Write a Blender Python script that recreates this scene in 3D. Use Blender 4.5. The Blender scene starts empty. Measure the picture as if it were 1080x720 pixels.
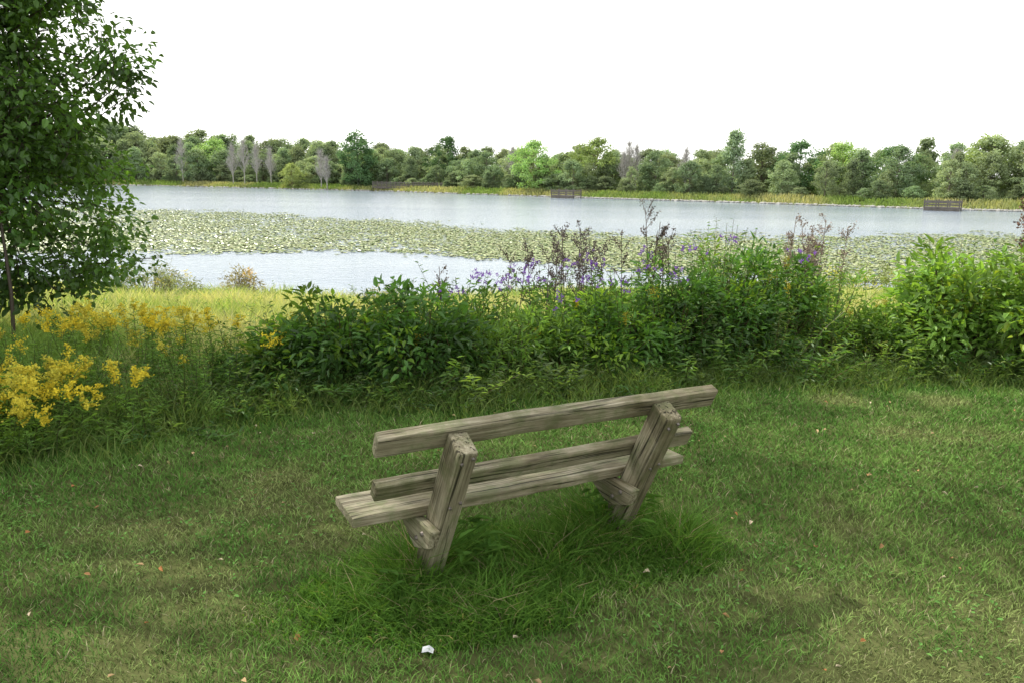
import bpy, math, numpy as np
from mathutils import Vector, Matrix, Euler
rng = np.random.default_rng(7)
scene = bpy.context.scene
COL = scene.collection
AZ=math.atan2(-.74,.67); EL=math.radians(47)
S=Vector((math.sin(AZ)*math.cos(EL),math.cos(AZ)*math.cos(EL),math.sin(EL)))

# ------------------------------------------------------------------ helpers
def link(o, parent=None):
    COL.objects.link(o)
    if parent is not None: o.parent = parent
    return o

def empty(name, loc=(0,0,0), rot=(0,0,0)):
    e = bpy.data.objects.new(name, None); e.location = loc; e.rotation_euler = rot
    e.empty_display_size = .2
    return link(e)

def mesh_np(name, V, T, C, mat, smooth=False):
    V = np.asarray(V, np.float32); T = np.asarray(T, np.int32)
    m = bpy.data.meshes.new(name)
    m.vertices.add(len(V)); m.vertices.foreach_set('co', V.ravel())
    m.loops.add(T.size); m.loops.foreach_set('vertex_index', T.ravel())
    m.polygons.add(len(T))
    m.polygons.foreach_set('loop_start', np.arange(len(T), dtype=np.int32)*T.shape[1])
    m.polygons.foreach_set('loop_total', np.full(len(T), T.shape[1], np.int32))
    m.polygons.foreach_set('use_smooth', np.full(len(T), smooth, bool))
    m.update(calc_edges=True)
    if C is not None:
        a = m.color_attributes.new('Col', 'FLOAT_COLOR', 'POINT')
        c4 = np.ones((len(V), 4), np.float32); c4[:, :3] = C
        a.data.foreach_set('color', c4.ravel())
    m.materials.append(mat)
    return m

class Acc:
    def __init__(s): s.V=[]; s.T=[]; s.C=[]; s.n=0
    def add(s, V, T, C):
        s.V.append(V); s.T.append(T+s.n); s.C.append(C); s.n += len(V)
    def mesh(s, name, mat, smooth=False):
        return mesh_np(name, np.concatenate(s.V), np.concatenate(s.T), np.concatenate(s.C), mat, smooth)
    def obj(s, name, mat, parent=None, smooth=False):
        return link(bpy.data.objects.new(name, s.mesh(name, mat, smooth)), parent)

def nrm(a): return a/np.maximum(np.linalg.norm(a, axis=1, keepdims=True), 1e-9)

def leaves(C, D, N, L, W, col, fold=.15, droop=.15):
    n = len(C); D = nrm(D); S_ = nrm(np.cross(D, N)); U = np.cross(S_, D)
    L = np.broadcast_to(L, n)[:, None]; W = np.broadcast_to(W, n)[:, None]
    tip = C + D*L - U*L*droop
    l1 = C + D*L*.3 + S_*W*.46 + U*W*fold; r1 = C + D*L*.3 - S_*W*.46 + U*W*fold
    l2 = C + D*L*.68 + S_*W*.36 + U*(W*fold*.8 - L*droop*.4); r2 = C + D*L*.68 - S_*W*.36 + U*(W*fold*.8 - L*droop*.4)
    V = np.stack([C, l1, l2, tip, r2, r1], 1).reshape(-1, 3)
    b = np.arange(n)[:, None, None]*6
    T = (b + np.array([[0,1,2],[0,2,3],[0,3,4],[0,4,5]])[None]).reshape(-1, 3)
    return V, T, np.repeat(col, 6, 0)

def tubes(P0, P1, R0, R1, col, sides=4):
    P0=np.asarray(P0,float); P1=np.asarray(P1,float); n=len(P0)
    R0=np.broadcast_to(R0,n)[:,None]; R1=np.broadcast_to(R1,n)[:,None]
    D = nrm(P1-P0); ref = np.where(np.abs(D[:, 2:3])>.9, np.array([[1.,0,0]]), np.array([[0,0,1.]]))
    A = nrm(np.cross(D, ref)); B = np.cross(D, A)
    vs=[]
    for R,P in ((R0,P0),(R1,P1)):
        for k in range(sides):
            a=2*math.pi*k/sides; vs.append(P+(A*math.cos(a)+B*math.sin(a))*R)
    V=np.stack(vs,1).reshape(-1,3)
    f=[]
    for k in range(sides):
        k2=(k+1)%sides; f += [[k,k2,sides+k2],[k,sides+k2,sides+k]]
    T=(np.arange(n)[:,None,None]*2*sides+np.array(f)[None]).reshape(-1,3)
    return V,T,np.repeat(np.broadcast_to(col,(n,3)),2*sides,0)

def blades(P, H, W, lean, col, tipcol=None):
    n=len(P); a=rng.uniform(0,2*math.pi,n)
    S_=np.stack([np.cos(a),np.sin(a),np.zeros(n)],1)
    b=rng.uniform(0,2*math.pi,n); Ld=np.stack([np.cos(b),np.sin(b),np.zeros(n)],1)*(lean*H)[:,None]
    Z=np.array([[0,0,1.]]); H=H[:,None]; W=W[:,None]
    mid=P+Z*H*.55+Ld*.35; tip=P+Z*H*.95+Ld
    V=np.stack([P-S_*W/2,P+S_*W/2,mid+S_*W*.4,mid-S_*W*.4,tip],1).reshape(-1,3)
    T=(np.arange(n)[:,None,None]*5+np.array([[0,1,2],[0,2,3],[3,2,4]])[None]).reshape(-1,3)
    C=np.repeat(col,5,0)
    return V,T,C

_tab = np.random.default_rng(3).random((256,256))
def vnoise(x,y,s=1.,o=0.):
    x=np.asarray(x)*s+o+500; y=np.asarray(y)*s+o*1.7+500
    xi=np.floor(x).astype(int); yi=np.floor(y).astype(int); fx=x-xi; fy=y-yi
    fx=fx*fx*(3-2*fx); fy=fy*fy*(3-2*fy)
    g=lambda i,j:_tab[i%256,j%256]
    return (g(xi,yi)*(1-fx)+g(xi+1,yi)*fx)*(1-fy)+(g(xi,yi+1)*(1-fx)+g(xi+1,yi+1)*fx)*fy
def fbm(x,y,s=1.,o=0.):
    return (vnoise(x,y,s,o)*.55+vnoise(x,y,s*2.1,o+9)*.3+vnoise(x,y,s*4.3,o+21)*.15)
def sstep(a,b,x):
    t=np.clip((x-a)/(b-a),0,1); return t*t*(3-2*t)
def colmix(a,b,t): return np.array(a)[None]*(1-t[:,None])+np.array(b)[None]*t[:,None]

# ------------------------------------------------------------------ materials
def newmat(name):
    m=bpy.data.materials.new(name); m.use_nodes=True; nt=m.node_tree; nt.nodes.clear()
    out=nt.nodes.new('ShaderNodeOutputMaterial'); return m,nt,out
def foliage_mat(name, transl=.35, rough=.5, gloss=.05, objvar=0.0, tcol=(1.8,1.7,.7)):
    m,nt,out=newmat(name); N=nt.nodes; L=nt.links
    at=N.new('ShaderNodeAttribute'); at.attribute_name='Col'
    col=at.outputs['Color']
    if objvar>0:
        oi=N.new('ShaderNodeObjectInfo'); hs=N.new('ShaderNodeHueSaturation')
        mr=N.new('ShaderNodeMapRange'); mr.inputs[3].default_value=1-objvar; mr.inputs[4].default_value=1+objvar
        L.new(oi.outputs['Random'],mr.inputs[0]); L.new(mr.outputs[0],hs.inputs['Value'])
        mr2=N.new('ShaderNodeMapRange'); mr2.inputs[3].default_value=.475; mr2.inputs[4].default_value=.525
        ml=N.new('ShaderNodeMath'); ml.operation='FRACT'; mm=N.new('ShaderNodeMath'); mm.operation='MULTIPLY'; mm.inputs[1].default_value=7.3
        L.new(oi.outputs['Random'],mm.inputs[0]); L.new(mm.outputs[0],ml.inputs[0]); L.new(ml.outputs[0],mr2.inputs[0]); L.new(mr2.outputs[0],hs.inputs['Hue'])
        L.new(col,hs.inputs['Color']); col=hs.outputs['Color']
    d=N.new('ShaderNodeBsdfDiffuse'); L.new(col,d.inputs['Color']); sh=d.outputs[0]
    if gloss>0:
        gl=N.new('ShaderNodeBsdfGlossy'); gl.inputs['Roughness'].default_value=rough; gl.inputs['Color'].default_value=(.9,.95,.9,1)
        g=N.new('ShaderNodeMixShader'); g.inputs[0].default_value=gloss; L.new(sh,g.inputs[1]); L.new(gl.outputs[0],g.inputs[2]); sh=g.outputs[0]
    if transl>0:
        tr=N.new('ShaderNodeBsdfTranslucent'); vm=N.new('ShaderNodeVectorMath'); vm.operation='MULTIPLY'
        vm.inputs[1].default_value=tcol; L.new(col,vm.inputs[0]); L.new(vm.outputs[0],tr.inputs['Color'])
        mx=N.new('ShaderNodeMixShader'); mx.inputs[0].default_value=transl
        L.new(sh,mx.inputs[1]); L.new(tr.outputs[0],mx.inputs[2]); sh=mx.outputs[0]
    L.new(sh,out.inputs[0])
    return m
M_leaf=foliage_mat('leaf_material',.38,.45,.05)
M_lawn=foliage_mat('lawn_grass_material',0,.5,0)
M_dry=foliage_mat('dry_stalk_material',0,.5,0)
M_flower=foliage_mat('flower_petal_material',.3,.5,0,tcol=(1.2,1.2,1.2))
M_grass=foliage_mat('grass_material',.3,.5,0)
M_far=foliage_mat('hazed_foliage_material',.35,.8,0,objvar=.28,tcol=(1.5,1.5,.85))
M_bare=foliage_mat('bare_bark_material',0,.8,0)
M_pad=foliage_mat('lily_pad_material',0,.35,.13)

def wood_mat():
    m,nt,out=newmat('weathered_wood_material'); N=nt.nodes; L=nt.links
    tc=N.new('ShaderNodeTexCoord'); oi=N.new('ShaderNodeObjectInfo')
    add=N.new('ShaderNodeVectorMath'); add.operation='ADD'
    sc=N.new('ShaderNodeVectorMath'); sc.operation='SCALE'; sc.inputs['Scale'].default_value=13.
    cmb=N.new('ShaderNodeCombineXYZ')
    for i in range(3): L.new(oi.outputs['Random'],cmb.inputs[i])
    L.new(cmb.outputs[0],sc.inputs[0]); L.new(tc.outputs['Object'],add.inputs[0]); L.new(sc.outputs[0],add.inputs[1])
    mp=N.new('ShaderNodeMapping'); mp.inputs['Scale'].default_value=(2.2,48,48); L.new(add.outputs[0],mp.inputs[0])
    n1=N.new('ShaderNodeTexNoise'); n1.inputs['Scale'].default_value=1.6; n1.inputs['Detail'].default_value=8; n1.inputs['Roughness'].default_value=.65; n1.inputs['Distortion'].default_value=.5
    L.new(mp.outputs[0],n1.inputs['Vector'])
    r1=N.new('ShaderNodeValToRGB'); e=r1.color_ramp.elements
    e[0].position=.30; e[0].color=(.10,.085,.055,1); e[1].position=.72; e[1].color=(.46,.425,.32,1)
    k=r1.color_ramp.elements.new(.5); k.color=(.28,.25,.17,1)
    L.new(n1.outputs[0],r1.inputs[0])
    n2=N.new('ShaderNodeTexNoise'); n2.inputs['Scale'].default_value=9; n2.inputs['Detail'].default_value=7; n2.inputs['Roughness'].default_value=.7; L.new(add.outputs[0],n2.inputs['Vector'])
    r2=N.new('ShaderNodeValToRGB'); r2.color_ramp.elements[0].position=.46; r2.color_ramp.elements[1].position=.62; L.new(n2.outputs[0],r2.inputs[0])
    mx=N.new('ShaderNodeMixRGB'); mx.inputs[2].default_value=(.16,.185,.085,1)
    mf=N.new('ShaderNodeMath'); mf.operation='MULTIPLY'; mf.inputs[1].default_value=.7
    L.new(r2.outputs[0],mf.inputs[0]); L.new(mf.outputs[0],mx.inputs[0]); L.new(r1.outputs[0],mx.inputs[1])
    mp3=N.new('ShaderNodeMapping'); mp3.inputs['Scale'].default_value=(1.5,60,60); L.new(add.outputs[0],mp3.inputs[0])
    n3=N.new('ShaderNodeTexNoise'); n3.inputs['Scale'].default_value=1; n3.inputs['Detail'].default_value=2; n3.inputs['Distortion'].default_value=1.; L.new(mp3.outputs[0],n3.inputs['Vector'])
    r3=N.new('ShaderNodeValToRGB'); r3.color_ramp.elements[0].position=.34; r3.color_ramp.elements[0].color=(.13,.13,.13,1); r3.color_ramp.elements[1].position=.41; L.new(n3.outputs[0],r3.inputs[0])
    ml=N.new('ShaderNodeMixRGB'); ml.blend_type='MULTIPLY'; ml.inputs[0].default_value=.85
    L.new(mx.outputs[0],ml.inputs[1]); L.new(r3.outputs[0],ml.inputs[2])
    n4=N.new('ShaderNodeTexNoise'); n4.inputs['Scale'].default_value=3.5; n4.inputs['Detail'].default_value=4; L.new(add.outputs[0],n4.inputs['Vector'])
    r4=N.new('ShaderNodeValToRGB'); r4.color_ramp.elements[0].position=.35; r4.color_ramp.elements[0].color=(.46,.44,.36,1); r4.color_ramp.elements[1].position=.6; L.new(n4.outputs[0],r4.inputs[0])
    m4=N.new('ShaderNodeMixRGB'); m4.blend_type='MULTIPLY'; m4.inputs[0].default_value=.85; L.new(ml.outputs[0],m4.inputs[1]); L.new(r4.outputs[0],m4.inputs[2])
    p=N.new('ShaderNodeBsdfPrincipled'); p.inputs['Roughness'].default_value=.85; p.inputs['Specular IOR Level'].default_value=.2
    L.new(m4.outputs[0],p.inputs['Base Color'])
    bm=N.new('ShaderNodeBump'); bm.inputs['Strength'].default_value=.9; bm.inputs['Distance'].default_value=.007
    ad=N.new('ShaderNodeMath'); ad.operation='ADD'; L.new(n1.outputs[0],ad.inputs[0]); L.new(r3.outputs[0],ad.inputs[1])
    L.new(ad.outputs[0],bm.inputs['Height']); L.new(bm.outputs[0],p.inputs['Normal'])
    L.new(p.outputs[0],out.inputs[0]); return m
M_wood=wood_mat()

def simple_mat(name,col,rough=.7,metal=0,nscale=20,var=.3):
    m,nt,out=newmat(name); N=nt.nodes; L=nt.links
    tc=N.new('ShaderNodeTexCoord'); n=N.new('ShaderNodeTexNoise'); n.inputs['Scale'].default_value=nscale; n.inputs['Detail'].default_value=5
    L.new(tc.outputs['Object'],n.inputs['Vector'])
    r=N.new('ShaderNodeValToRGB'); r.color_ramp.elements[0].position=.3; r.color_ramp.elements[1].position=.7
    r.color_ramp.elements[0].color=(*[c*(1-var) for c in col],1); r.color_ramp.elements[1].color=(*[min(1,c*(1+var)) for c in col],1)
    L.new(n.outputs[0],r.inputs[0])
    p=N.new('ShaderNodeBsdfPrincipled'); p.inputs['Roughness'].default_value=rough; p.inputs['Metallic'].default_value=metal
    L.new(r.outputs[0],p.inputs['Base Color']); L.new(p.outputs[0],out.inputs[0]); return m
M_metal=simple_mat('bolt_metal',(.25,.22,.2),.5,.8)
M_rock=simple_mat('rock_material',(.36,.35,.32),.9,0,2)
M_pierwood=simple_mat('pier_wood',(.13,.115,.10),.8,0,1.5)
M_paper=simple_mat('paper',(.5,.52,.54),.7,0,30,.1)

def ground_mat():
    m,nt,out=newmat('ground_material'); N=nt.nodes; L=nt.links
    at=N.new('ShaderNodeAttribute'); at.attribute_name='Col'
    tc=N.new('ShaderNodeTexCoord')
    n=N.new('ShaderNodeTexNoise'); n.inputs['Scale'].default_value=6; n.inputs['Detail'].default_value=10; n.inputs['Roughness'].default_value=.7; L.new(tc.outputs['Object'],n.inputs['Vector'])
    n2=N.new('ShaderNodeTexNoise'); n2.inputs['Scale'].default_value=.35; n2.inputs['Detail'].default_value=6; L.new(tc.outputs['Object'],n2.inputs['Vector'])
    mr=N.new('ShaderNodeMapRange'); mr.inputs[1].default_value=.3; mr.inputs[2].default_value=.7; mr.inputs[3].default_value=.5; mr.inputs[4].default_value=1.5; L.new(n.outputs[0],mr.inputs[0])
    mr2=N.new('ShaderNodeMapRange'); mr2.inputs[1].default_value=.3; mr2.inputs[2].default_value=.7; mr2.inputs[3].default_value=.75; mr2.inputs[4].default_value=1.25; L.new(n2.outputs[0],mr2.inputs[0])
    a=N.new('ShaderNodeVectorMath'); a.operation='SCALE'; L.new(at.outputs['Color'],a.inputs[0]); L.new(mr.outputs[0],a.inputs['Scale'])
    b=N.new('ShaderNodeVectorMath'); b.operation='SCALE'; L.new(a.outputs[0],b.inputs[0]); L.new(mr2.outputs[0],b.inputs['Scale'])
    p=N.new('ShaderNodeBsdfDiffuse')
    L.new(b.outputs[0],p.inputs['Color'])
    bm=N.new('ShaderNodeBump'); bm.inputs['Strength'].default_value=.6; bm.inputs['Distance'].default_value=.03; L.new(n.outputs[0],bm.inputs['Height']); L.new(bm.outputs[0],p.inputs['Normal'])
    L.new(p.outputs[0],out.inputs[0]); return m
M_ground=ground_mat()

def water_mat():
    m,nt,out=newmat('lake_water_material'); N=nt.nodes; L=nt.links
    tc=N.new('ShaderNodeTexCoord')
    mp=N.new('ShaderNodeMapping'); mp.inputs['Scale'].default_value=(.8,1.6,1); L.new(tc.outputs['Object'],mp.inputs[0])
    n=N.new('ShaderNodeTexNoise'); n.inputs['Scale'].default_value=3.; n.inputs['Detail'].default_value=4; n.inputs['Roughness'].default_value=.6; L.new(mp.outputs[0],n.inputs['Vector'])
    mp2=N.new('ShaderNodeMapping'); mp2.inputs['Scale'].default_value=(.02,.09,1); L.new(tc.outputs['Object'],mp2.inputs[0])
    n2=N.new('ShaderNodeTexNoise'); n2.inputs['Scale'].default_value=1.; n2.inputs['Detail'].default_value=4; L.new(mp2.outputs[0],n2.inputs['Vector'])
    r=N.new('ShaderNodeValToRGB'); r.color_ramp.elements[0].position=.35; r.color_ramp.elements[1].position=.65
    r.color_ramp.elements[0].color=(.25,.31,.39,1); r.color_ramp.elements[1].color=(.35,.41,.47,1); L.new(n2.outputs[0],r.inputs[0])
    p=N.new('ShaderNodeBsdfPrincipled'); p.inputs['IOR'].default_value=1.36; p.inputs['Roughness'].default_value=.12
    L.new(r.outputs[0],p.inputs['Base Color'])
    bm=N.new('ShaderNodeBump'); bm.inputs['Strength'].default_value=.6; bm.inputs['Distance'].default_value=.08; L.new(n.outputs[0],bm.inputs['Height']); L.new(bm.outputs[0],p.inputs['Normal'])
    L.new(p.outputs[0],out.inputs[0]); return m
M_water=water_mat()

# ------------------------------------------------------------------ terrain
WL=-1.8
def yfar(x): return np.interp(x,[-420,-330,-250,-150,-98,-30,10,38,58,100,160,240,300],[18,60,185,200,216,183,147,126,108,88,62,24,20])
def ynear(x): return 22.3+ .8*np.sin(x*.35)+.5*np.sin(x*.9+1)+np.interp(x,[-40,0,6,30],[0,0,2,6])
def yfront(x): return np.interp(x,[-8,-4.5,-2.9,-2.2,-1.9,-.75,.43,1.6,2.88,4.37,8,14],[3.2,3.7,4.15,4.7,5.3,5.5,5.8,6.2,6.5,6.6,6.9,7.5])+.10*np.sin(x*4.1)+.06*np.sin(x*9.3+1)
def gz(x,y):
    x=np.asarray(x,float); y=np.asarray(y,float)
    yn=ynear(x); yf=yfar(x)
    t=np.clip((y-6)/(yn-6),0,1.0)
    near=WL*t**1.05 + .05*(vnoise(x,y,.35)-.5)*sstep(6,9,y) + .025*(vnoise(x,y,.6,4)-.5)
    d=np.minimum(y-yn,yf-y)
    bed=WL-np.clip(d*.15,0,1.4)
    far=WL+1.0*sstep(0,4,y-yf)+ .25*(vnoise(x,y,.05)-.5)*sstep(3,12,y-yf)+np.clip((y-yf-60)*.012,0,30)
    z=np.where(y<yn,near,np.where(y<yf,bed,far))
    return np.where((yf<yn)&(y>6),WL+1.2,z)
xs=np.concatenate([np.linspace(-4000,-440,14),np.arange(-420,-40,5),np.arange(-40,-12,1.),np.arange(-12,12,.3),np.arange(12,40,1.),np.arange(40,320,4),np.linspace(340,4000,14)])
ys=np.concatenate([np.linspace(-800,-20,10),np.arange(-15,0,1.),np.arange(0,27,.3),np.arange(27,80,2.5),np.arange(80,235,1.8),np.linspace(240,4500,22)])
X,Y=np.meshgrid(xs,ys); Z=gz(X,Y)
V=np.stack([X.ravel(),Y.ravel(),Z.ravel()],1)
nx,ny=len(xs),len(ys)
i=np.arange(nx-1)[None,:]+nx*np.arange(ny-1)[:,None]; i=i.ravel()
Q=np.stack([i,i+1,i+1+nx,i+nx],1)
x,y=V[:,0],V[:,1]
c=colmix((.09,.10,.038),(.19,.22,.08),sstep(0,2.,y-yfront(x)-1.5))
c=np.where((y>ynear(x)-.3)[:,None]&(y<yfar(x)+.6)[:,None],np.array([[.09,.085,.06]]),c)
c=np.where((y>yfar(x)+.6)[:,None],np.array([[.14,.19,.06]]),c)
g=bpy.data.objects.new('ground',mesh_np('ground',V,Q,c,M_ground,True)); link(g)
wv=np.array([[-430,18,WL],[310,18,WL],[310,235,WL],[-430,235,WL]])
link(bpy.data.objects.new('lake_water',mesh_np('lake_water',wv,np.array([[0,1,2,3]]),None,M_water)))

# ------------------------------------------------------------------ lawn grass
def in_view(x,y,m=1.5): return np.abs(x)<.70*y+m
A=Acc()
n=580000
y=1.5+ (7.4-1.5)*rng.random(n)**1.15; x=rng.uniform(-6.3,6.3,n)
k=in_view(x,y,.7)&(y<yfront(x)+.35); x=x[k];y=y[k];n=len(x)
f1=fbm(x,y,.7,2); f2=fbm(x,y,2.4,11); f3=fbm(x,y,9.,30); f4=fbm(x,y,22.,60)
dry=sstep(.55,.74,f1*.6+f2*.4+.16*sstep(3.4,2.2,y)*sstep(.3,1.6,x))
col=colmix((.095,.205,.040),(.150,.270,.060),sstep(.3,.7,f2))
col=col*(1-dry[:,None]*.5)+np.array([[.32,.30,.14]])*dry[:,None]*.5
r=rng.random(n); col=np.where((r<.06)[:,None],np.array([[.32,.30,.17]]),col)
col=col*(rng.uniform(.75,1.25,n)*(.62+.45*f3+.3*f4))[:,None]
H=rng.uniform(.016,.038,n)*(.6+.4*f2+.4*f4); H*=np.where(dry>.5,.7,1)
H=H+ .03*sstep(.5,0,yfront(x)-y)*rng.random(n)
P=np.stack([x,y,gz(x,y)-.002],1)
A.add(*blades(P,H,rng.uniform(.0022,.0045,n)*(.8+.12*y),rng.uniform(.3,1.5,n),col))
n=16000; x=rng.uniform(-5,5.5,n); y=rng.uniform(1.8,6.8,n); k=in_view(x,y,.6)&(y<yfront(x))&(fbm(x,y,1.6,50)>.53); x=x[k];y=y[k];n=len(x)
P=np.stack([x,y,gz(x,y)+rng.uniform(.012,.03,n)],1); a=rng.uniform(0,6.28,n)
D=np.stack([np.cos(a),np.sin(a),rng.uniform(-.1,.4,n)],1); Nn=np.stack([rng.normal(0,.3,n),rng.normal(0,.3,n),np.ones(n)],1)
A.add(*leaves(P,D,Nn,rng.uniform(.012,.028,n),rng.uniform(.008,.016,n),np.array([[.10,.21,.05]])*rng.uniform(.7,1.3,(n,1))))
A.obj('lawn_grass',M_lawn)

# ------------------------------------------------------------------ bench
BX,BY=.084,3.25; BANG=math.radians(28.5)
def b2w(u,f): return (BX+u*math.cos(BANG)-f*math.sin(BANG), BY+u*math.sin(BANG)+f*math.cos(BANG))
bench=empty('park_bench',(BX,BY,0),(0,0,BANG))
import bmesh
def board(name,L,W,T,loc,rot,parent=bench,seed=0,bev=.007,mat=M_wood,wear=.0035):
    bm=bmesh.new(); bmesh.ops.create_cube(bm,size=1)
    bmesh.ops.scale(bm,vec=(L,W,T),verts=bm.verts)
    bmesh.ops.bevel(bm,geom=list(bm.edges),offset=bev,segments=2,profile=.6,affect='EDGES')
    ncut=max(2,int(L/.06))
    for kx in range(1,ncut):
        px=-L/2+L*kx/ncut
        bmesh.ops.bisect_plane(bm,geom=list(bm.verts)+list(bm.edges)+list(bm.faces),plane_co=(px,0,0),plane_no=(1,0,0))
    r=np.random.default_rng(seed+5)
    ph=r.uniform(0,6.28,6)
    for v in bm.verts:
        xx=v.co.x
        oy=math.sin(xx*5+ph[0])*wear*.5+math.sin(xx*23+ph[1])*wear*.25
        oz=math.sin(xx*4+ph[2])*wear*.6+math.sin(xx*17+ph[3])*wear*.25
        v.co.y+=oy+r.normal(0,wear*.12); v.co.z+=oz+r.normal(0,wear*.12)
        e=max(0,abs(xx)-(L/2-.03))/.03
        v.co.z*=1-.10*e*(.5+.5*math.sin(ph[4]))
        v.co.x+=r.normal(0,wear*.3)+math.copysign(wear*2,xx)*math.sin(v.co.y*40+ph[5])*(e>0)*.4
    m=bpy.data.meshes.new(name); bm.to_mesh(m); bm.free(); m.materials.append(mat)
    for p in m.polygons: p.use_smooth=False
    o=bpy.data.objects.new(name,m); o.location=loc; o.rotation_euler=rot; return link(o,parent)
TH=math.radians(27.5); sT,cT=math.sin(TH),math.cos(TH)
Y0=.035
def pp(s,yo): return (Y0-s*sT+yo*cT, s*cT+yo*sT)
def post(name,u,seed):
    L=.98; sc=.812-L/2; yy,zz=pp(sc,0)
    o=board(name,L,.078,.118,(u,yy,zz),(0,0,0),seed=seed,bev=.009)
    ax=Vector((0,-sT,cT)); wz=Vector((0,cT,sT)); wy=wz.cross(ax)
    o.rotation_euler=Matrix((ax,wy,wz)).transposed().to_euler()
    return o
post('post_1',-.474,1); post('post_2',.460,2)
HF=.059
yy,zz=pp(.780,HF+.024)
board('top_rail',1.545,.048,.088,(0,yy,zz),(TH,0,0),seed=3)
yy,zz=pp(.530,HF+.024)
board('lower_back_rail',1.50,.044,.078,(.004,yy,zz),(TH,0,0),seed=4)
board('seat_plank',1.59,.25,.040,(-.010,.045,.366),(0,0,0),seed=5)
def cleat(name,u,t=.042):
    poly=[(-.235,.342),(.14,.342),(.145,.312),(.03,.252),(-.06,.210),(-.200,.260)]
    bm=bmesh.new(); a=[bm.verts.new((-t/2,p[0],p[1])) for p in poly]; b=[bm.verts.new((t/2,p[0],p[1])) for p in poly]
    bm.faces.new(a); bm.faces.new(b[::-1])
    for i in range(len(poly)):
        j=(i+1)%len(poly); bm.faces.new([a[j],a[i],b[i],b[j]])
    bmesh.ops.recalc_face_normals(bm,faces=bm.faces)
    bmesh.ops.bevel(bm,geom=list(bm.edges),offset=.005,segments=1,affect='EDGES')
    bmesh.ops.rotate(bm,cent=(0,0,0),matrix=Matrix.Rotation(-math.pi/2,3,'Z'),verts=bm.verts)
    m=bpy.data.meshes.new(name); bm.to_mesh(m); bm.free(); m.materials.append(M_wood)
    o=bpy.data.objects.new(name,m); o.location=(u,0,0); o.rotation_euler=(0,0,math.pi/2)
    return link(o,bench)
cleat('seat_bracket_1',-.474-.039-.023); cleat('seat_bracket_2',.460-.039-.023)
def bolt(name,loc,axis,r=.011):
    bm=bmesh.new(); bmesh.ops.create_cone(bm,cap_ends=True,segments=12,radius1=r,radius2=r*.75,depth=.01)
    m=bpy.data.meshes.new(name); bm.to_mesh(m); bm.free(); m.materials.append(M_metal)
    o=bpy.data.objects.new(name,m); o.location=loc; o.rotation_euler=Vector(axis).to_track_quat('Z','Y').to_euler(); link(o,bench)
bi=1
for u in (-.474,.460):
    for s,du in ((.765,-.02),(.785,.02),(.53,-.018),(.55,.02)):
        yy,zz=pp(s,-HF-.004); bolt('bolt_%d'%bi,(u+du,yy,zz),(0,-cT,-sT),.007); bi+=1
    for (yb,zb) in ((-.15,.305),(-.09,.265)):
        bolt('bolt_%d'%bi,(u-.039-.044-.004,yb,zb),(-1,0,0)); bi+=1

A=Acc()
def tuft_area(cx,cy,rx,ry,n,h0,h1,seed):
    rr=np.sqrt(rng.random(n)); a=rng.uniform(0,6.28,n)
    x=cx+rr*np.cos(a)*rx; y=cy+rr*np.sin(a)*ry
    edge=np.clip(1.15-rr,0.12,1)
    H=rng.uniform(h0,h1,n)*edge*(.2+1.5*fbm(x,y,5,seed)**1.5*1.4)
    col=colmix((.065,.155,.026),(.14,.26,.05),rng.random(n)); r=rng.random(n)
    col=np.where((r<.06)[:,None],np.array([[.30,.27,.15]]),col)*rng.uniform(.65,1.3,(n,1))
    P=np.stack([x,y,gz(x,y)],1)
    A.add(*blades(P,H,rng.uniform(.0035,.007,n),rng.uniform(.4,1.7,n),col))
w=b2w(-.45,-.02); tuft_area(w[0]+.05,w[1]-.07,.60,.42,9000,.07,.24,1)
w=b2w(.47,-.02); tuft_area(w[0]+.05,w[1]-.03,.48,.38,8500,.08,.28,2)
w=b2w(0,0); tuft_area(w[0],w[1]-.03,.6,.42,7000,.05,.17,3)
w=b2w(-.45,-.02); tuft_area(w[0]-.2,w[1]-.25,.55,.3,3500,.04,.12,9)
for (u,f,nl,h) in ((-.28,.02,44,.24),(-.36,-.02,32,.22),(.36,.0,40,.26),(.56,-.05,36,.22),(-.15,.1,30,.18),(.48,-.14,24,.17),(-.62,-.12,24,.14),(-.2,-.05,30,.2)):
    cx,cy=b2w(u,f); a=rng.uniform(0,6.28,nl); t=rng.random(nl)
    P=np.stack([cx+rng.normal(0,.03,nl),cy+rng.normal(0,.03,nl),gz(cx,cy)+t*h],1)
    D=np.stack([np.cos(a),np.sin(a),rng.uniform(.0,.7,nl)],1); Nn=np.stack([rng.normal(0,.2,nl),rng.normal(0,.2,nl),np.ones(nl)],1)
    A.add(*leaves(P,D,Nn,rng.uniform(.05,.10,nl),rng.uniform(.018,.03,nl),np.array([[.10,.21,.045]])*rng.uniform(.8,1.3,(nl,1)),droop=.3))
A.obj('tall_grass_tuft',M_grass)

A=Acc(); n=190
x=rng.uniform(-3.6,4,n); y=rng.uniform(2.2,6,n); k=in_view(x,y,.3)&(y<yfront(x)); x=x[k];y=y[k];n=len(x)
pal=np.array([[.42,.24,.12],[.5,.36,.2],[.55,.46,.33],[.40,.19,.08],[.36,.26,.14]])
a=rng.uniform(0,6.28,n); P=np.stack([x,y,gz(x,y)+rng.uniform(.016,.032,n)],1)
D=np.stack([np.cos(a),np.sin(a),rng.uniform(-.3,.3,n)],1); Nn=np.stack([rng.normal(0,.35,n),rng.normal(0,.35,n),np.ones(n)],1)
A.add(*leaves(P,D,Nn,rng.uniform(.012,.040,n),rng.uniform(.010,.026,n),pal[rng.integers(0,5,n)],fold=.3,droop=.3))
A.obj('fallen_leaves',M_dry)
pv=np.array([[0,0,0],[.028,.003,.004],[.05,-.004,.0],[.002,.025,.012],[.03,.027,.02],[.052,.02,.006],[.005,.045,.002],[.027,.043,.008],[.045,.04,.0]])*.8
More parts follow.
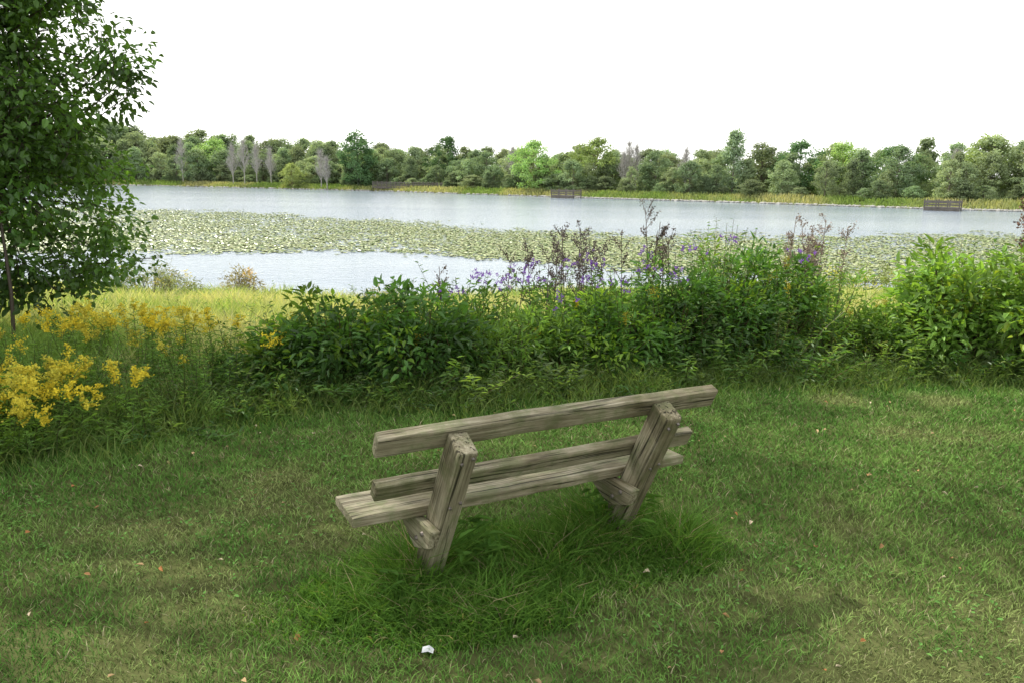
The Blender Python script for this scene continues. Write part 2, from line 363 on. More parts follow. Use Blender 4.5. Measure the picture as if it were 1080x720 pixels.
o=bpy.data.objects.new('paper_scrap',mesh_np('paper_scrap',pv,np.array([[0,1,4,3],[1,2,5,4],[3,4,7,6],[4,5,8,7]]),None,M_paper)); o.location=(-.30,2.5,.027); link(o)

# ------------------------------------------------------------------ plant generators
def stems_plants(A,bx,by,h,leanx,leany,nl,leafL,leafW,col,stemcol=(.08,.10,.035),t0=.08,up=.35,stemr=.004,droop=.25,taper=.5,colvar=.3):
    n=len(bx); bz=gz(bx,by); base=np.stack([bx,by,bz-.02],1)
    off=np.stack([leanx,leany,np.zeros(n)],1)
    def pos(i,t): return base[i]+off[i]*(t**1.6)[:,None]+np.stack([np.zeros(len(t)),np.zeros(len(t)),h[i]*t],1)
    idx=np.arange(n)
    for a_,b_ in ((0,.35),(.35,.7),(.7,1.)):
        A.add(*tubes(pos(idx,np.full(n,a_)),pos(idx,np.full(n,b_)),stemr*(1-.6*a_),stemr*(1-.6*b_),np.array(stemcol),3))
    i=np.repeat(idx,nl); N=len(i); t=t0+(1-t0)*(np.tile(np.arange(nl),n)+rng.random(N))/nl; t=np.clip(t,0,1)
    a=np.tile(np.arange(nl)*2.4,n)+rng.uniform(0,6.28,n)[i]+rng.normal(0,.5,N)
    upv=up+rng.normal(0,.3,N)+.5*(t-.5)
    D=np.stack([np.cos(a),np.sin(a),upv],1); Nn=np.stack([rng.normal(0,.4,N)-.3*np.cos(a)*upv,rng.normal(0,.4,N)-.3*np.sin(a)*upv,np.ones(N)],1)
    s=(1-taper*t)*rng.uniform(.6,1.25,N)
    cc=col[i]*rng.uniform(1-colvar,1+colvar,(N,1))
    pj=pos(i,t)+rng.normal(0,.012,(N,3))
    A.add(*leaves(pj,D,Nn,leafL*s,leafW*s,cc,droop=droop))
    return pos(idx,np.ones(n))

ztop=lambda x: np.interp(x,[-3.2,-2.5,-2.05,-1.6,-1.2,-.35,.5,.94,1.36,1.8,2.2,2.64,2.9,3.3,3.6,3.95,4.6,6,9],[.15,.28,.48,.62,.66,.74,.78,.82,1.0,1.05,.93,1.0,.88,.66,.68,.95,1.1,1.0,.9])
def belt(n,x0,x1,d0,d1):
    x=rng.uniform(x0,x1,n); d=rng.uniform(d0,d1,n); return x,yfront(x)+d,d
pal=np.array([[.085,.18,.035],[.14,.25,.05],[.065,.15,.035],[.21,.32,.065],[.12,.18,.07]])
A=Acc()
n=980; x,y,d=belt(n,-2.2,7.5,.05,2.4)
k=fbm(x,y,1.3,70)>.38; x=x[k];y=y[k];d=d[k];n=len(x)
hh=(ztop(x*7.3/np.maximum(y,1)) -gz(x,y))*(.42+.58*sstep(0,1.1,d))*rng.uniform(.62,1.14,n)*(.8+.4*fbm(x,y,1.5,33))
pc=pal[(fbm(x,y,1.4,5)*9+rng.random(n)*1.4).astype(int)%5]
h2=n//2
stems_plants(A,x[:h2],y[:h2],hh[:h2],rng.normal(0,.18,h2),rng.normal(-.12,.16,h2),40,.100,.028,pc[:h2],up=.2,taper=.35)
stems_plants(A,x[h2:],y[h2:],hh[h2:],rng.normal(0,.2,n-h2),rng.normal(-.12,.16,n-h2),58,.070,.013,pc[h2:]*1.15,up=.35,taper=.4,stemcol=(.18,.14,.07))
A.obj('wild_herb_thicket',M_leaf)

def shrub(name,cx,cy,r,h,nc,npl,L,W,col,cr0=.11,cr1=.24,stemcol=(.10,.07,.04),yel=.13):
    A=Acc(); g0=float(gz(cx,cy)); stemcol=np.array(stemcol)
    a=rng.uniform(0,6.28,nc); e=rng.uniform(.02,1,nc); rho=rng.uniform(.5,1.1,nc)
    cz=g0+h*np.sin(e*1.5)*rho*rng.uniform(.8,1.12,nc); rr=r*np.cos(e*1.35)**.7*rho
    c=np.stack([cx+np.cos(a)*rr,cy+np.sin(a)*rr,np.maximum(cz,g0+.07)],1)
    b=np.stack([cx+np.cos(a)*rr*.2,cy+np.sin(a)*rr*.2,np.full(nc,g0-.02)],1)
    m=b+(c-b)*np.array([[.45,.45,.6]]); A.add(*tubes(b,m,.008,.006,stemcol,4)); A.add(*tubes(m,c,.006,.003,stemcol,3))
    cr=rng.uniform(cr0,cr1,nc); i=np.repeat(np.arange(nc),npl); N=len(i)
    o=nrm(rng.normal(0,1,(N,3)))*(rng.random(N)**.5)[:,None]*cr[i][:,None]*np.array([[1,1,.8]])
    P=c[i]+o; P[:,2]=np.maximum(P[:,2],g0+.03)
    out=(P-np.array([[cx,cy,g0+.2*h]])); D=nrm(out)+o/cr[i][:,None]*.6+rng.normal(0,.5,(N,3))+np.array([[0,0,-.25]])
    Nn=rng.normal(0,.4,(N,3))+np.array([[0,0,.9]])+nrm(out)*.35
    cm=rng.uniform(.6,1.4,(nc,1)); hue=rng.random(nc)<yel
    cc=np.array(col)[None]*cm; cc=np.where(hue[:,None],cc*np.array([[2.1,1.6,1.]]),cc)
    s=rng.uniform(.5,1.2,N)
    A.add(*leaves(P,D,Nn,L*s,W*s,cc[i]*rng.uniform(.75,1.3,(N,1)),droop=.3))
    ns=max(6,nc//7); a=rng.uniform(0,6.28,ns); q=rng.random(ns)*.8
    sx=cx+np.cos(a)*r*q; sy=cy+np.sin(a)*r*q
    stems_plants(A,sx,sy,h*(1.12-.35*q)*rng.uniform(.9,1.3,ns),rng.normal(0,.14,ns),rng.normal(0,.12,ns),20,L*.8,W*.8,np.tile(np.array([col]),(ns,1))*rng.uniform(.9,1.4,(ns,1)),t0=.5,up=.3,taper=.4,stemcol=tuple(stemcol))
    return A.obj(name,M_leaf)
G1=(.065,.15,.03);G2=(.085,.185,.035);G3=(.13,.235,.048);G4=(.16,.28,.055)
for (cx,cy,r,h,nc,c,L,W) in [
    (-1.75,6.05,.42,.50,60,G1,.080,.036),
    (-1.30,6.10,.50,.66,80,G1,.080,.036),
    (-.72,6.15,.48,.68,75,G1,.080,.038),
    (-.15,6.4,.44,.62,45,G3,.080,.026),
    (.32,6.6,.44,.60,45,G3,.085,.028),
    (.85,6.7,.48,.70,65,G2,.075,.030),
    (1.40,6.95,.52,.88,80,G1,.075,.032),
    (1.95,7.2,.56,1.0,90,G1,.070,.032),
    (2.50,7.4,.46,.90,65,G2,.075,.030),
    (3.05,7.5,.40,.74,50,G3,.07,.026),
    (-.5,6.9,.5,.76,50,G2,.08,.026),(.6,7.3,.5,.82,50,G2,.08,.026),(2.2,7.9,.55,1.06,75,G2,.08,.028),
    (4.10,7.3,.58,.98,105,G4,.095,.042),
    (4.75,7.1,.70,1.18,135,G4,.10,.044),
    (5.6,7.5,.85,1.3,140,G3,.11,.05),
    (3.55,7.5,.42,.56,50,G4,.07,.030)]:
    shrub('dogwood_shrub',cx,cy,r,h,nc,44,L,W,c)

A=Acc(); n=1000; x,y,d=belt(n,-2.4,7.,-.02,.7)
stems_plants(A,x,y,rng.uniform(.08,.46,n)*(.5+.6*d/.7),rng.normal(0,.12,n),rng.normal(-.12,.08,n),16,.08,.02,pal[rng.integers(0,5,n)]*.95,up=.3)
A.obj('understory_plants',M_leaf)
A=Acc(); n=26000; x=rng.uniform(-6,7.5,n); d=rng.normal(.15,.22,n); y=yfront(x)+d
col=colmix((.09,.18,.04),(.21,.27,.09),rng.random(n))*rng.uniform(.7,1.3,(n,1))
A.add(*blades(np.stack([x,y,gz(x,y)],1),rng.uniform(.06,.34,n)*np.clip(.6+d,.3,1.2)*(.4+1.1*fbm(x,y,3.,77)),rng.uniform(.004,.009,n),rng.uniform(.3,1.2,n),col))
A.obj('border_grass',M_grass)

def goldenrod(name,x,y,h,flower=.7,bright=1.,lc=(.10,.20,.04),big=1.,nf=15):
    A=Acc(); B=Acc(); n=len(x)
    top=stems_plants(A,x,y,h,rng.normal(0,.09,n),rng.normal(-.03,.09,n),44,.085,.014,np.array(lc)[None]*rng.uniform(.8,1.25,(n,1)),up=.5,droop=.3)
    k=rng.random(n)<flower; top=top[k]; m=len(top); amt=rng.uniform(.4,1.1,m)
    ns=8; i0=np.repeat(np.arange(m),ns); a=rng.uniform(0,6.28,len(i0)); l=rng.uniform(.03,.09,len(i0))*big*amt[i0]
    s0=top[i0]+np.array([[0,0,-.08]])*rng.random((len(i0),1)); dirv=np.stack([np.cos(a)*l,np.sin(a)*l,l*rng.uniform(.1,.9,len(i0))],1)
    i=np.repeat(np.arange(len(i0)),nf); N=len(i); t=rng.random((N,1))
    P=s0[i]+dirv[i]*t+np.array([[0,0,.02]])*np.sin(t*3)+rng.normal(0,.007,(N,3))
    D=rng.normal(0,1,(N,3)); D[:,2]=np.abs(D[:,2])
    yc=colmix((.80,.66,.06),(.62,.58,.10),rng.random(m))[i0][i]
    B.add(*leaves(P,D,rng.normal(0,1,(N,3)),.013*big,.010*big,yc*bright*rng.uniform(.65,1.1,(N,1))))
    e=empty(name); A.obj('stems_and_leaves',M_leaf,e); B.obj('flower_plumes',M_flower,e)
n=120; x=rng.uniform(-4.9,-2.1,n); y=yfront(x)+rng.uniform(.15,1.5,n); goldenrod('goldenrod',x,y,rng.uniform(.34,.56,n),.25,nf=12)
n=85; x=rng.normal(-3.05,.30,n); y=4.62+rng.normal(0,.26,n); goldenrod('goldenrod',x,y,rng.uniform(.30,.48,n),.92,lc=(.14,.25,.045),big=1.3,nf=20)
n=75; x=rng.normal(-3.05,.42,n); y=6.4+rng.normal(0,.35,n); goldenrod('goldenrod',x,y,rng.uniform(.42,.62,n),.85,lc=(.14,.25,.045),big=1.2,nf=18)
n=80; x,y,d=belt(n,-2.2,7,.3,1.8); goldenrod('goldenrod',x,y,(ztop(x)-gz(x,y))*rng.uniform(.6,.98,n),.45,.6,(.15,.26,.05),.9,9)
A=Acc(); n=760; x=rng.uniform(-5.6,-1.9,n); y=yfront(x)+rng.uniform(.05,1.9,n)
stems_plants(A,x,y,rng.uniform(.22,.50,n)*(.5+.5*sstep(0,.6,y-yfront(x))),rng.normal(0,.12,n),rng.normal(-.04,.12,n),52,.06,.009,np.array([[.125,.235,.055]])*rng.uniform(.7,1.5,(n,1)),up=.5)
A.obj('aster_foliage',M_leaf)

A=Acc();B=Acc()
iw=np.array([[-.40,6.7],[-.25,6.9],[.05,7.1],[.45,7.0],[.62,6.6],[.75,6.9],[1.15,7.2],[1.35,6.7],[.3,7.2],[1.9,7.4],[.9,6.5],[-.5,6.3],[.5,6.3],[1.1,6.7],[-.1,6.6],[.2,6.7],[1.6,7.0],[.7,7.3],[2.6,7.2]])
n=len(iw); zz_=np.array([.86,.82,.84,.90,.80,.93,1.0,.86,.9,1.12,.80,.74,.70,.92,.8,.82,1.05,.95,1.0])
top=stems_plants(A,iw[:,0],iw[:,1],zz_-gz(iw[:,0],iw[:,1]),rng.normal(0,.05,n),rng.normal(-.03,.05,n),36,.12,.026,np.tile([[.085,.18,.04]],(n,1)),up=.3)
nf=7;i=np.repeat(np.arange(n),nf);hp=top[i]+rng.normal(0,1,(len(i),3))*np.array([[.06,.045,.03]])+np.array([[0,0,.02]])
j=np.repeat(np.arange(len(hp)),14);N=len(j);P=hp[j]+rng.normal(0,.008,(N,3))
B.add(*leaves(P,rng.normal(0,1,(N,3))+np.array([[0,0,1.]]),rng.normal(0,1,(N,3)),.018,.009,np.array([[.28,.14,.50]])*rng.uniform(.6,1.4,(N,1))))
e=empty('ironweed'); A.obj('stems_and_leaves',M_leaf,e); B.obj('flower_heads',M_flower,e)

def seedstalks(name,pts,zt,br,nb=9,col=(.16,.12,.09),spread=.16,lf=.020,nl=20):
    A=Acc(); n=len(pts); b=np.stack([pts[:,0],pts[:,1],gz(pts[:,0],pts[:,1])],1)
    t=b.copy(); t[:,2]=zt; t[:,0]+=rng.normal(0,.08,n); t[:,1]+=rng.normal(0,.05,n)
    A.add(*tubes(b,t,.006,.003,np.array(col),3))
    i=np.repeat(np.arange(n),nb); N=len(i); s=rng.uniform(.6,.98,N); p0=b[i]+(t-b)[i]*s[:,None]
    a=rng.uniform(0,6.28,N); l=spread*rng.uniform(.4,1,N)
    p1=p0+np.stack([np.cos(a)*l*.7,np.sin(a)*l*.7,l*1.],1)
    A.add(*tubes(p0,p1,.003,.002,np.array(col),3))
    j=np.repeat(np.arange(N),nl); M=len(j); q=p0[j]+(p1-p0)[j]*rng.uniform(.35,1.05,(M,1))+rng.normal(0,br,(M,3))
    A.add(*leaves(q,rng.normal(0,1,(M,3)),rng.normal(0,1,(M,3)),lf,lf*.6,np.array([col])*rng.uniform(.5,1.8,(M,1))))
    A.obj(name,M_dry)
pts=np.array([[.2,7.1],[.35,7.2],[.5,7.0],[.62,7.3],[.8,7.1],[.95,7.2],[.45,7.3],[.7,7.0],[.28,6.9],[.55,7.1]])
seedstalks('seed_stalks',pts,np.array([1.05,1.1,1.16,1.2,1.1,1.05,1.22,1.12,.98,1.02]),.010,10,(.13,.105,.095))
pts=np.array([[1.2,7.2],[1.32,7.3],[1.25,7.25],[1.05,7.4],[1.5,7.3],[-.1,7.2],[-.6,7.0],[.0,7.3],[1.4,7.2]])
seedstalks('seed_stalks',pts,np.array([1.28,1.38,1.2,1.12,1.15,.93,.88,.88,1.25]),.010,9,(.13,.105,.085))
pts=np.stack([rng.normal(2.95,.12,10),rng.normal(7.8,.1,10)],1); seedstalks('seed_stalks',pts,rng.uniform(1.05,1.32,10),.014,11,(.27,.21,.17),.12)
pts=np.stack([rng.normal(4.75,.15,9),rng.normal(7.2,.15,9)],1); seedstalks('seed_stalks',pts,rng.uniform(1.35,1.95,9),.02,10,(.17,.105,.08),.2,.028)

# ------------------------------------------------------------------ meadow
A=Acc(); n=180000
y=5.4+ (24.5-5.4)*rng.random(n)**1.25; x=rng.uniform(-1,1,n)*(.72*y+3)
k=(y>yfront(x)+.9+.9*(x>-2.3))&(y<ynear(x)+.3); x=x[k];y=y[k];n=len(x)
f=fbm(x,y,.5,3); g2=fbm(x,y,1.6,8)
col=colmix((.20,.31,.08),(.46,.46,.24),sstep(.35,.65,f))*(.7+.6*g2)[:,None]*rng.uniform(.75,1.3,(n,1))
P=np.stack([x,y,gz(x,y)],1)
A.add(*blades(P,rng.uniform(.14,.42,n)*(.3+1.4*g2),rng.uniform(.006,.012,n)*(.5+y*.09),rng.uniform(.2,.9,n),col))
A.obj('meadow_grass',M_grass)
A=Acc(); n=520; y=rng.uniform(7.5,22,n); x=rng.uniform(-1,1,n)*(.7*y+2); k=fbm(x,y,.6,90)>.48; x=x[k];y=y[k];n=len(x)
stems_plants(A,x,y,rng.uniform(.25,.6,n),rng.normal(0,.1,n),rng.normal(0,.1,n),26,.11,.03,np.array([[.18,.27,.09]])*rng.uniform(.6,1.4,(n,1)),up=.5)
A.obj('meadow_herbs',M_leaf)
for (cx,cy,r,h,c) in ((-7.4,21.5,.6,.8,(.22,.20,.14)),(-9.6,21,1.,1.1,(.20,.23,.14)),(-8.6,20.2,.7,.6,(.20,.23,.13)),(-10.6,20.5,1.,.9,(.18,.23,.11)),(-3.4,21,.6,.5,(.2,.23,.12)),(10,22.5,1.1,.9,(.2,.26,.08)),(8.2,22,.9,.6,(.18,.26,.08))):
    shrub('waterside_shrub',cx,cy,r,h,60,26,.09,.03,c,cr0=.12,cr1=.26)

# ------------------------------------------------------------------ lily pads
n=300000; y=26+62*rng.random(n)**1.1; x=rng.uniform(-1,1,n)*(.76*y)
px=x/y
up_=np.interp(px,[-.6,-.3,-.05,.3,.6],[90,82,63,62,66]); lo_=np.interp(px,[-.6,-.3,-.05,.1,.4,.6],[31,32.5,31.5,28.5,24,24])
dn=fbm(x,y*.5,.22,40)*.35+fbm(x,y*.6,1.3,60)*.30+rng.random(n)*.35
e=np.minimum(sstep(0,1,(y-lo_)/6),sstep(0,1,(up_-y)/18))
k=(dn+ (e-1)*.42>.43)&(y>lo_-2)&(y<up_+4); x=x[k];y=y[k];n=len(x)
r=rng.uniform(.045,.14,n); a0=rng.uniform(0,6.28,n)
tx=rng.normal(0,.18,n); ty=rng.normal(0,.18,n)
ang=a0[:,None]+np.linspace(0.25,6.03,6)[None]
vx=np.cos(ang)*r[:,None]; vy=np.sin(ang)*r[:,None]
ring=np.stack([x[:,None]+vx,y[:,None]+vy,WL+.02+np.abs(vx*tx[:,None]+vy*ty[:,None])],2)
cen=np.stack([x,y,np.full(n,WL+.015)],1)[:,None]
V=np.concatenate([cen,ring],1).reshape(-1,3)
T=(np.arange(n)[:,None,None]*7+np.array([[0,j,j+1] for j in range(1,6)])[None]).reshape(-1,3)
col=colmix((.20,.28,.09),(.44,.45,.23),rng.random(n))*rng.uniform(.7,1.2,(n,1))
link(bpy.data.objects.new('lily_pads',mesh_np('lily_pads',V,T,np.repeat(col,7,0),M_pad)))
print('pads',n)

# ------------------------------------------------------------------ big tree at left
def big_tree(name,cx,cy,zs,rs,nc,npl,leafL,seedc,trunk_r,top,extra=None):
    A=Acc(); bark=np.array([.075,.06,.045])
    z=rng.uniform(zs[0],zs[-1],nc*3); R=np.interp(z,zs,rs)
    a=rng.uniform(0,6.28,len(z)); q_=rng.random(len(z))
    k=(q_<(R/max(rs))**2)&~((z>6)&(vnoise(a*1.6,z*.5,1.,12)>.62)); z=z[k][:nc]; R=R[k][:nc]; a=a[k][:nc]; n=len(z)
    rr=R*np.sqrt(rng.uniform(.12,1.,n))*(.84+.28*vnoise(a*2.2,z,.9,seedc))
    c=np.stack([cx+np.cos(a)*rr,cy+np.sin(a)*rr,z-.12*rr],1)
    # gaps in the upper crown (let sun flecks through to the lawn)
    gx=c[:,0]-S.x/S.z*c[:,2]; gy=c[:,1]-S.y/S.z*c[:,2]; keep=np.ones(n,bool)
    for (hx,hy,hr) in ((-1.1,2.40,.72),(1.7,2.45,.85),(2.1,4.9,.62),(3.2,4.2,.55),(-2.6,3.1,.45),(.6,4.9,.40)):
        keep&=~((np.hypot(gx-hx,gy-hy)<hr)&(c[:,2]>4.2))
    c=c[keep]; rr=rr[keep]; n=len(c)
    if extra is not None: c=np.concatenate([c,extra]); n=len(c); rr=np.hypot(c[:,0]-cx,c[:,1]-cy)
    c[:,2]=np.maximum(c[:,2],.45)
    tz=np.linspace(-.2,top,12); tp=np.stack([cx+.12*np.sin(tz*.7),cy+.1*np.cos(tz*.9),tz],1)
    tr=np.interp(tz,[-.2,.2,1,top],[trunk_r*1.5,trunk_r*1.15,trunk_r,.04])
    A.add(*tubes(tp[:-1],tp[1:],tr[:-1],tr[1:],bark,9))
    nm=60; mi=rng.choice(n,nm,replace=False); mp=c[mi]
    za=np.clip(mp[:,2]-.45*rr[mi]*.8,.9,top-.5); s=np.stack([cx+.12*np.sin(za*.7),cy+.1*np.cos(za*.9),za],1)
    mid=s+(mp-s)*.55+np.array([[0,0,.35]]); tip=s+(mp-s)*.95
    A.add(*tubes(s,mid,.06,.03,bark,6)); A.add(*tubes(mid,tip,.03,.010,bark,5))
    nodes=np.concatenate([mid,s+(mp-s)*.3+np.array([[0,0,.2]]),(mid+tip)/2])
    d=np.linalg.norm(c[:,None]-nodes[None],axis=2); j=d.argmin(1); q=nodes[j]
    m2=(q+c)/2+rng.normal(0,.1,(n,3)); A.add(*tubes(q,m2,.014,.009,bark,4)); A.add(*tubes(m2,c,.009,.004,bark,3))
    i=np.repeat(np.arange(n),npl); N=len(i)
    cr=rng.uniform(.24,.52,n)
    off=rng.normal(0,1,(N,3)); off=off/np.linalg.norm(off,axis=1,keepdims=True)*(rng.random(N)**.45)[:,None]*np.array([[1,1,.62]])*cr[i][:,None]
    P=c[i]+off
    D=off/cr[i][:,None]+rng.normal(0,.5,(N,3))+np.array([[0,0,-.35]])
    Nn=rng.normal(0,.45,(N,3))+np.array([[0,0,1.]])
    cl=np.array([[.068,.140,.026]])*rng.uniform(.55,1.5,(n,1)); cc=cl[i]*rng.uniform(.75,1.3,(N,1))
    A.add(*leaves(P,D,Nn,leafL*rng.uniform(.6,1.15,N),leafL*.75*rng.uniform(.6,1.1,N),cc,droop=.2))
    ntw=6; i=np.repeat(np.arange(n),ntw); N=len(i); o=rng.normal(0,1,(N,3)); o=nrm(o)*cr[i][:,None]*.8
    A.add(*tubes(c[i],c[i]+o,.004,.002,bark,3))
    return A.obj(name,M_leaf)
ex=[[-3.65,7.6,2.66],[-3.85,7.8,2.82],[-3.6,7.7,2.5],[-3.8,7.9,2.3],[-4.1,7.5,2.15],[-4.05,7.4,1.8],[-3.9,7.5,1.35],[-3.95,7.6,1.0],[-3.85,7.6,.8],[-4.2,7.5,.75],[-4.6,7.4,.55],[-4.1,7.9,1.6],[-4.0,8.2,2.7],[-4.1,7.6,3.2],[-4.0,7.8,1.15]]
e2=[[rng.uniform(-6.3,-4.2),rng.uniform(6.9,8.4),z] for z in np.concatenate([rng.uniform(.55,3.6,120),rng.uniform(1.5,3.9,70)])]
ex=np.array(ex+e2)
big_tree('maple_tree',-7.9,7.9,[.6,1.1,2.4,3.4,5,7,9,12,14],[3.0,3.8,3.85,3.7,4.0,5.7,5.9,5.0,2.6],1100,105,.080,3,.26,13.8,ex)
A=Acc(); A.add(*tubes([[-4.42,6.9,0],[-4.40,6.92,.6]],[[-4.40,6.92,.6],[-4.45,6.95,1.5]],[.018,.015],[.015,.010],np.array([.08,.06,.045]),6))
P=np.array([[-4.43,6.94,1.35]])+rng.normal(0,.2,(260,3)); A.add(*leaves(P,rng.normal(0,1,(260,3)),rng.normal(0,.5,(260,3))+np.array([[0,0,1.]]),.08,.05,np.array([[.07,.16,.03]])*rng.uniform(.7,1.4,(260,1))))
A.obj('sapling_tree',M_leaf)

# ------------------------------------------------------------------ distant trees
def far_tree_mesh(k,style):
    A=Acc(); r=rng; h=10.; bark=np.array([.24,.22,.19])
    w={'round':3.6,'tall':2.7,'wide':4.4,'open':3.4}[style]
    zb={'round':.6,'tall':.6,'wide':1.0,'open':2.2}[style]
    nc=75 if style!='open' else 42
    t=r.random(nc); prof=np.sin(np.clip(t*.86+.14,0,1)*math.pi)**.55
    if style=='tall': prof=(1-t)**.5*np.clip(t*8+.4,0,1)
    a=r.uniform(0,6.28,nc); rr=w*prof*np.sqrt(r.uniform(.1,1,nc))*r.uniform(.75,1.12,nc)
    c=np.stack([np.cos(a)*rr,np.sin(a)*rr,zb+(h-zb-.5)*t],1)
    A.add(*tubes([[0,0,-.5],[.1,0,3]],[[.1,0,3],[0,.1,8.5]],[.20,.13],[.13,.04],bark,6))
    q=np.stack([np.zeros(nc),np.zeros(nc),np.clip(c[:,2]-rr*.6,.8,8.5)],1); A.add(*tubes(q,c,.05,.02,bark,4))
    npl=60; i=np.repeat(np.arange(nc),npl); N=len(i); cr=r.uniform(.6,1.4,nc)
    off=nrm(r.normal(0,1,(N,3)))*(r.random(N)**.5)[:,None]*np.array([[1,1,.75]])*cr[i][:,None]
    Nn=off/cr[i][:,None]+r.normal(0,.5,(N,3))+np.array([[0,0,.5]]); D=np.cross(Nn,r.normal(0,1,(N,3)))
    col=(np.array([[.26,.33,.20]])*r.uniform(.8,1.2,(nc,1)))[i]*r.uniform(.85,1.15,(N,1))  # paler, greyer leaf colour: distance haze painted into the base colour
    A.add(*leaves(c[i]+off,D,Nn,r.uniform(.24,.44,N),r.uniform(.2,.32,N),col))
    return A.mesh('far_tree_%d'%k,M_far)
styles=['round','round','tall','wide','open','round','tall','wide','open','round']
FM=[far_tree_mesh(k,s) for k,s in enumerate(styles)]
row=empty('distant_treeline')
def put(mesh,x,y,h,w,parent=None,name='far_tree'):
    o=bpy.data.objects.new(name,mesh); o.location=(x,y,float(gz(x,y))-.2); s=h/10; o.scale=(w/7.2,w/7.2,s); o.rotation_euler=(0,0,rng.uniform(0,6.28)); return link(o,parent)
hprof=lambda x: np.interp(x,[-260,-120,-98,-60,-30,10,38,58,100,160],[17,16,13.5,11.0,9.7,8.5,8.5,8.4,9.5,11])
xx=-290.
while xx<175:
    for dpt,hm in ((8,.68),(15,.88),(24,1.0),(36,1.1)):
        x_=xx+rng.uniform(-2.5,2.5); y_=float(yfar(x_))+dpt+rng.uniform(-3,3)
        hgt=float(hprof(x_))*hm*rng.uniform(.78,1.12)
        put(FM[rng.integers(0,10)],x_,y_,hgt,hgt*rng.uniform(.65,1.0),row)
    for _ in range(2):
        x_=xx+rng.uniform(-3,3); y_=float(yfar(x_))+rng.uniform(5,9); hgt=rng.uniform(1.6,3.6)
        put(FM[rng.integers(0,4)],x_,y_,hgt,hgt*rng.uniform(1.1,1.8),row)
    xx+=4.6
def solo(k,style,mult):
    m=far_tree_mesh(k,style); a=m.color_attributes['Col']; b=np.empty(len(m.vertices)*4,np.float32); a.data.foreach_get('color',b); b=b.reshape(-1,4); b[:,:3]*=np.array(mult); a.data.foreach_set('color',b.ravel()); return m
dk=solo(20,'round',(.42,.56,.45)); dk2=solo(21,'wide',(.5,.62,.5)); lt=solo(22,'wide',(1.15,1.2,.8)); gr=solo(23,'tall',(1.0,1.0,1.1))
def at_px(px,Y): return (px-540)/858*Y
for (px,Y,h,w,m) in ((375,190,12.8,10,dk),(470,186,11.6,8,dk2),(560,160,9.9,8.5,lt),(627,156,10.4,9,lt),(770,138,11.4,6.8,gr),(840,136,9.3,7.5,dk2),(885,132,9.0,7.5,lt),(1035,126,9.9,8,lt),(940,128,8.4,8,dk2),(305,196,6,5.5,lt),(435,196,9.8,8,gr),(225,222,12,11,lt)):
    put(m,at_px(px,Y),Y,h,w,None,'deciduous_tree')
def bare(name,x,y,h):
    A=Acc(); b=np.array([.42,.40,.37]); z0=float(gz(x,y))
    A.add(*tubes([[x,y,z0]],[[x+.1,y,z0+h]],.13,.03,b,5))
    n=80; t=rng.uniform(.2,.98,n); a=rng.uniform(0,6.28,n); l=(1.05-t)*h*.38
    p0=np.stack([np.full(n,x),np.full(n,y),z0+t*h],1); p1=p0+np.stack([np.cos(a)*l*.6,np.sin(a)*l*.6,l],1)
    A.add(*tubes(p0,p1,.04,.016,b,3)); i=np.repeat(np.arange(n),6); s=rng.uniform(.3,1,(len(i),1)); q=p0[i]+(p1-p0)[i]*s
    A.add(*tubes(q,q+rng.normal(0,.5,(len(i),3))+np.array([[0,0,.5]]),.02,.01,b,3)); A.obj(name,M_bare)
for px,Y,h in ((255,205,11),(268,204,9.5),(243,206,9.5),(283,203,8.5),(336,192,8.5),(342,190,7),(660,152,9.2),(668,152,8.4),(655,151,7),(1003,122,7),(538,168,8.5),(720,140,7.5),(905,128,7),(190,214,11)):
    bare('bare_tree',at_px(px,Y),Y,h)
A=Acc(); n=45000; x=rng.uniform(-230,130,n); y=yfar(x)+rng.gamma(2,1.5,n)+.1
col=colmix((.19,.28,.09),(.38,.38,.20),sstep(.3,.7,fbm(x,y,.12,4)))*rng.uniform(.7,1.3,(n,1))
A.add(*blades(np.stack([x,y,gz(x,y)],1),rng.uniform(.2,.75,n)*(.5+fbm(x,y,.2,14)),rng.uniform(.08,.2,n),rng.uniform(.1,.5,n),col)); A.obj('bank_grass',M_grass)
bm=bmesh.new(); bmesh.ops.create_icosphere(bm,subdivisions=1,radius=1); iv=np.array([v.co[:] for v in bm.verts]); it=np.array([[v.index for v in f.verts] for f in bm.faces]); bm.free()
n=1300; x=np.concatenate([rng.uniform(5,72,900),rng.uniform(-110,5,400)]); y=yfar(x)+rng.normal(.15,.35,n); s=rng.uniform(.08,.30,(n,1,1))*np.array([[[1.4,1,.7]]])
V=(iv[None]*s*rng.uniform(.7,1.3,(n,len(iv),1))+np.stack([x,y,np.full(n,WL+.10)],1)[:,None]).reshape(-1,3)
T=(it[None]+np.arange(n)[:,None,None]*len(iv)).reshape(-1,3)
link(bpy.data.objects.new('shoreline_stones',mesh_np('shoreline_stones',V,T,None,M_rock)))

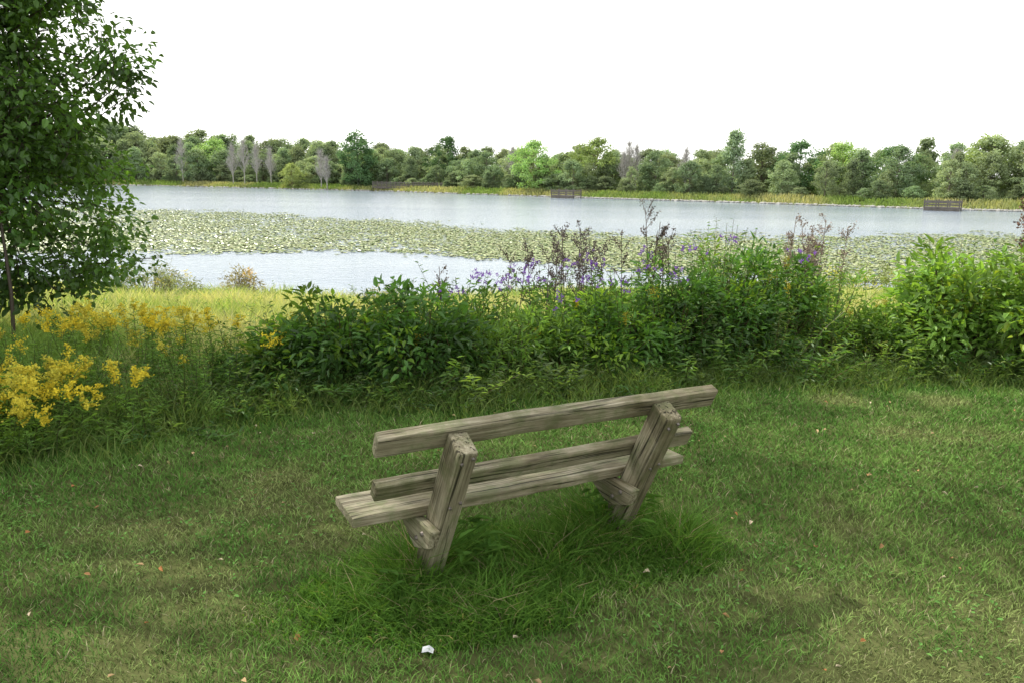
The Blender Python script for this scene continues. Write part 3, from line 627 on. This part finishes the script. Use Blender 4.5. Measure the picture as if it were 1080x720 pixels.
def boxp(parent,name,c,s,mat=M_pierwood):
    bm=bmesh.new(); bmesh.ops.create_cube(bm,size=1); bmesh.ops.scale(bm,vec=s,verts=bm.verts); bmesh.ops.bevel(bm,geom=list(bm.edges),offset=min(s)*.12,segments=1,affect='EDGES')
    m=bpy.data.meshes.new(name); bm.to_mesh(m); bm.free(); m.materials.append(mat); o=bpy.data.objects.new(name,m); o.location=c; link(o,parent)
def pier(name,x,y,rot,w,d,h=1.1,deckz=.7):
    e=empty(name,(x,y,WL),(0,0,rot)); boxp(e,'deck',(0,0,deckz),(w,d,.18)); boxp(e,'skirt',(0,-d/2+.1,deckz-.25),(w*.96,.12,.3))
    nn=max(2,int(w/1.2)); k=1
    for yy in (-d/2+.1,d/2-.1):
        for i in range(nn+1):
            xp=-w/2+.1+(w-.2)*i/nn; boxp(e,'post_%d'%k,(xp,yy,deckz+h/2-.45),(.14,.14,h+1.4)); k+=1
        for j,zz in enumerate((.35,.65,h)):
            boxp(e,'rail_%d_%d'%(k,j),(0,yy-.10,deckz+zz),(w,.05,.16))
    return e
pier('fishing_pier',9.2,143.0,-.6,4.6,3,.9,.45)
pier('fishing_pier',55.6,104.8,-.6,4.2,2.6,.8,.4)
pier('boardwalk',-23.5,181.5,-.48,19,2,1.0,1.0)

# ------------------------------------------------------------------ light & world
sl=bpy.data.lights.new('sun','SUN'); sl.energy=5.0; sl.angle=math.radians(.53); sl.color=(1,.95,.85)
so=bpy.data.objects.new('sun',sl); so.rotation_euler=S.to_track_quat('Z','Y').to_euler(); so.location=(-10,6,20); link(so)
w=bpy.data.worlds.new('World'); scene.world=w; w.use_nodes=True; nt=w.node_tree; nt.nodes.clear(); N=nt.nodes; L=nt.links
sky=N.new('ShaderNodeTexSky'); sky.sky_type='NISHITA'; sky.sun_disc=False; sky.sun_elevation=EL; sky.sun_rotation=AZ; sky.dust_density=3; sky.air_density=1.2
bg=N.new('ShaderNodeBackground'); bg.inputs['Strength'].default_value=.15
tc=N.new('ShaderNodeTexCoord'); sp=N.new('ShaderNodeSeparateXYZ'); L.new(tc.outputs['Generated'],sp.inputs[0])
mr=N.new('ShaderNodeMapRange'); mr.inputs[1].default_value=.20; mr.inputs[2].default_value=.8; mr.inputs[3].default_value=.97; mr.inputs[4].default_value=.6; mr.interpolation_type='SMOOTHSTEP'
L.new(sp.outputs[2],mr.inputs[0])
mx=N.new('ShaderNodeMixRGB'); mx.inputs[2].default_value=(11.8,11.8,11.5,1); L.new(mr.outputs[0],mx.inputs[0]); L.new(sky.outputs[0],mx.inputs[1])
L.new(mx.outputs[0],bg.inputs['Color']); out=N.new('ShaderNodeOutputWorld'); L.new(bg.outputs[0],out.inputs[0])

# ------------------------------------------------------------------ camera
cam=bpy.data.cameras.new('camera'); cam.lens=28; cam.sensor_width=36; cam.clip_end=9000; cam.clip_start=.05
co=bpy.data.objects.new('camera',cam); co.location=(0,0,1.65)
R=Matrix.Rotation(math.radians(90-11.6),3,'X')@Matrix.Rotation(math.radians(.8),3,'Z')
co.rotation_euler=R.to_euler(); link(co); scene.camera=co
scene.view_settings.view_transform='Standard'; scene.view_settings.look='None'; scene.view_settings.exposure=0
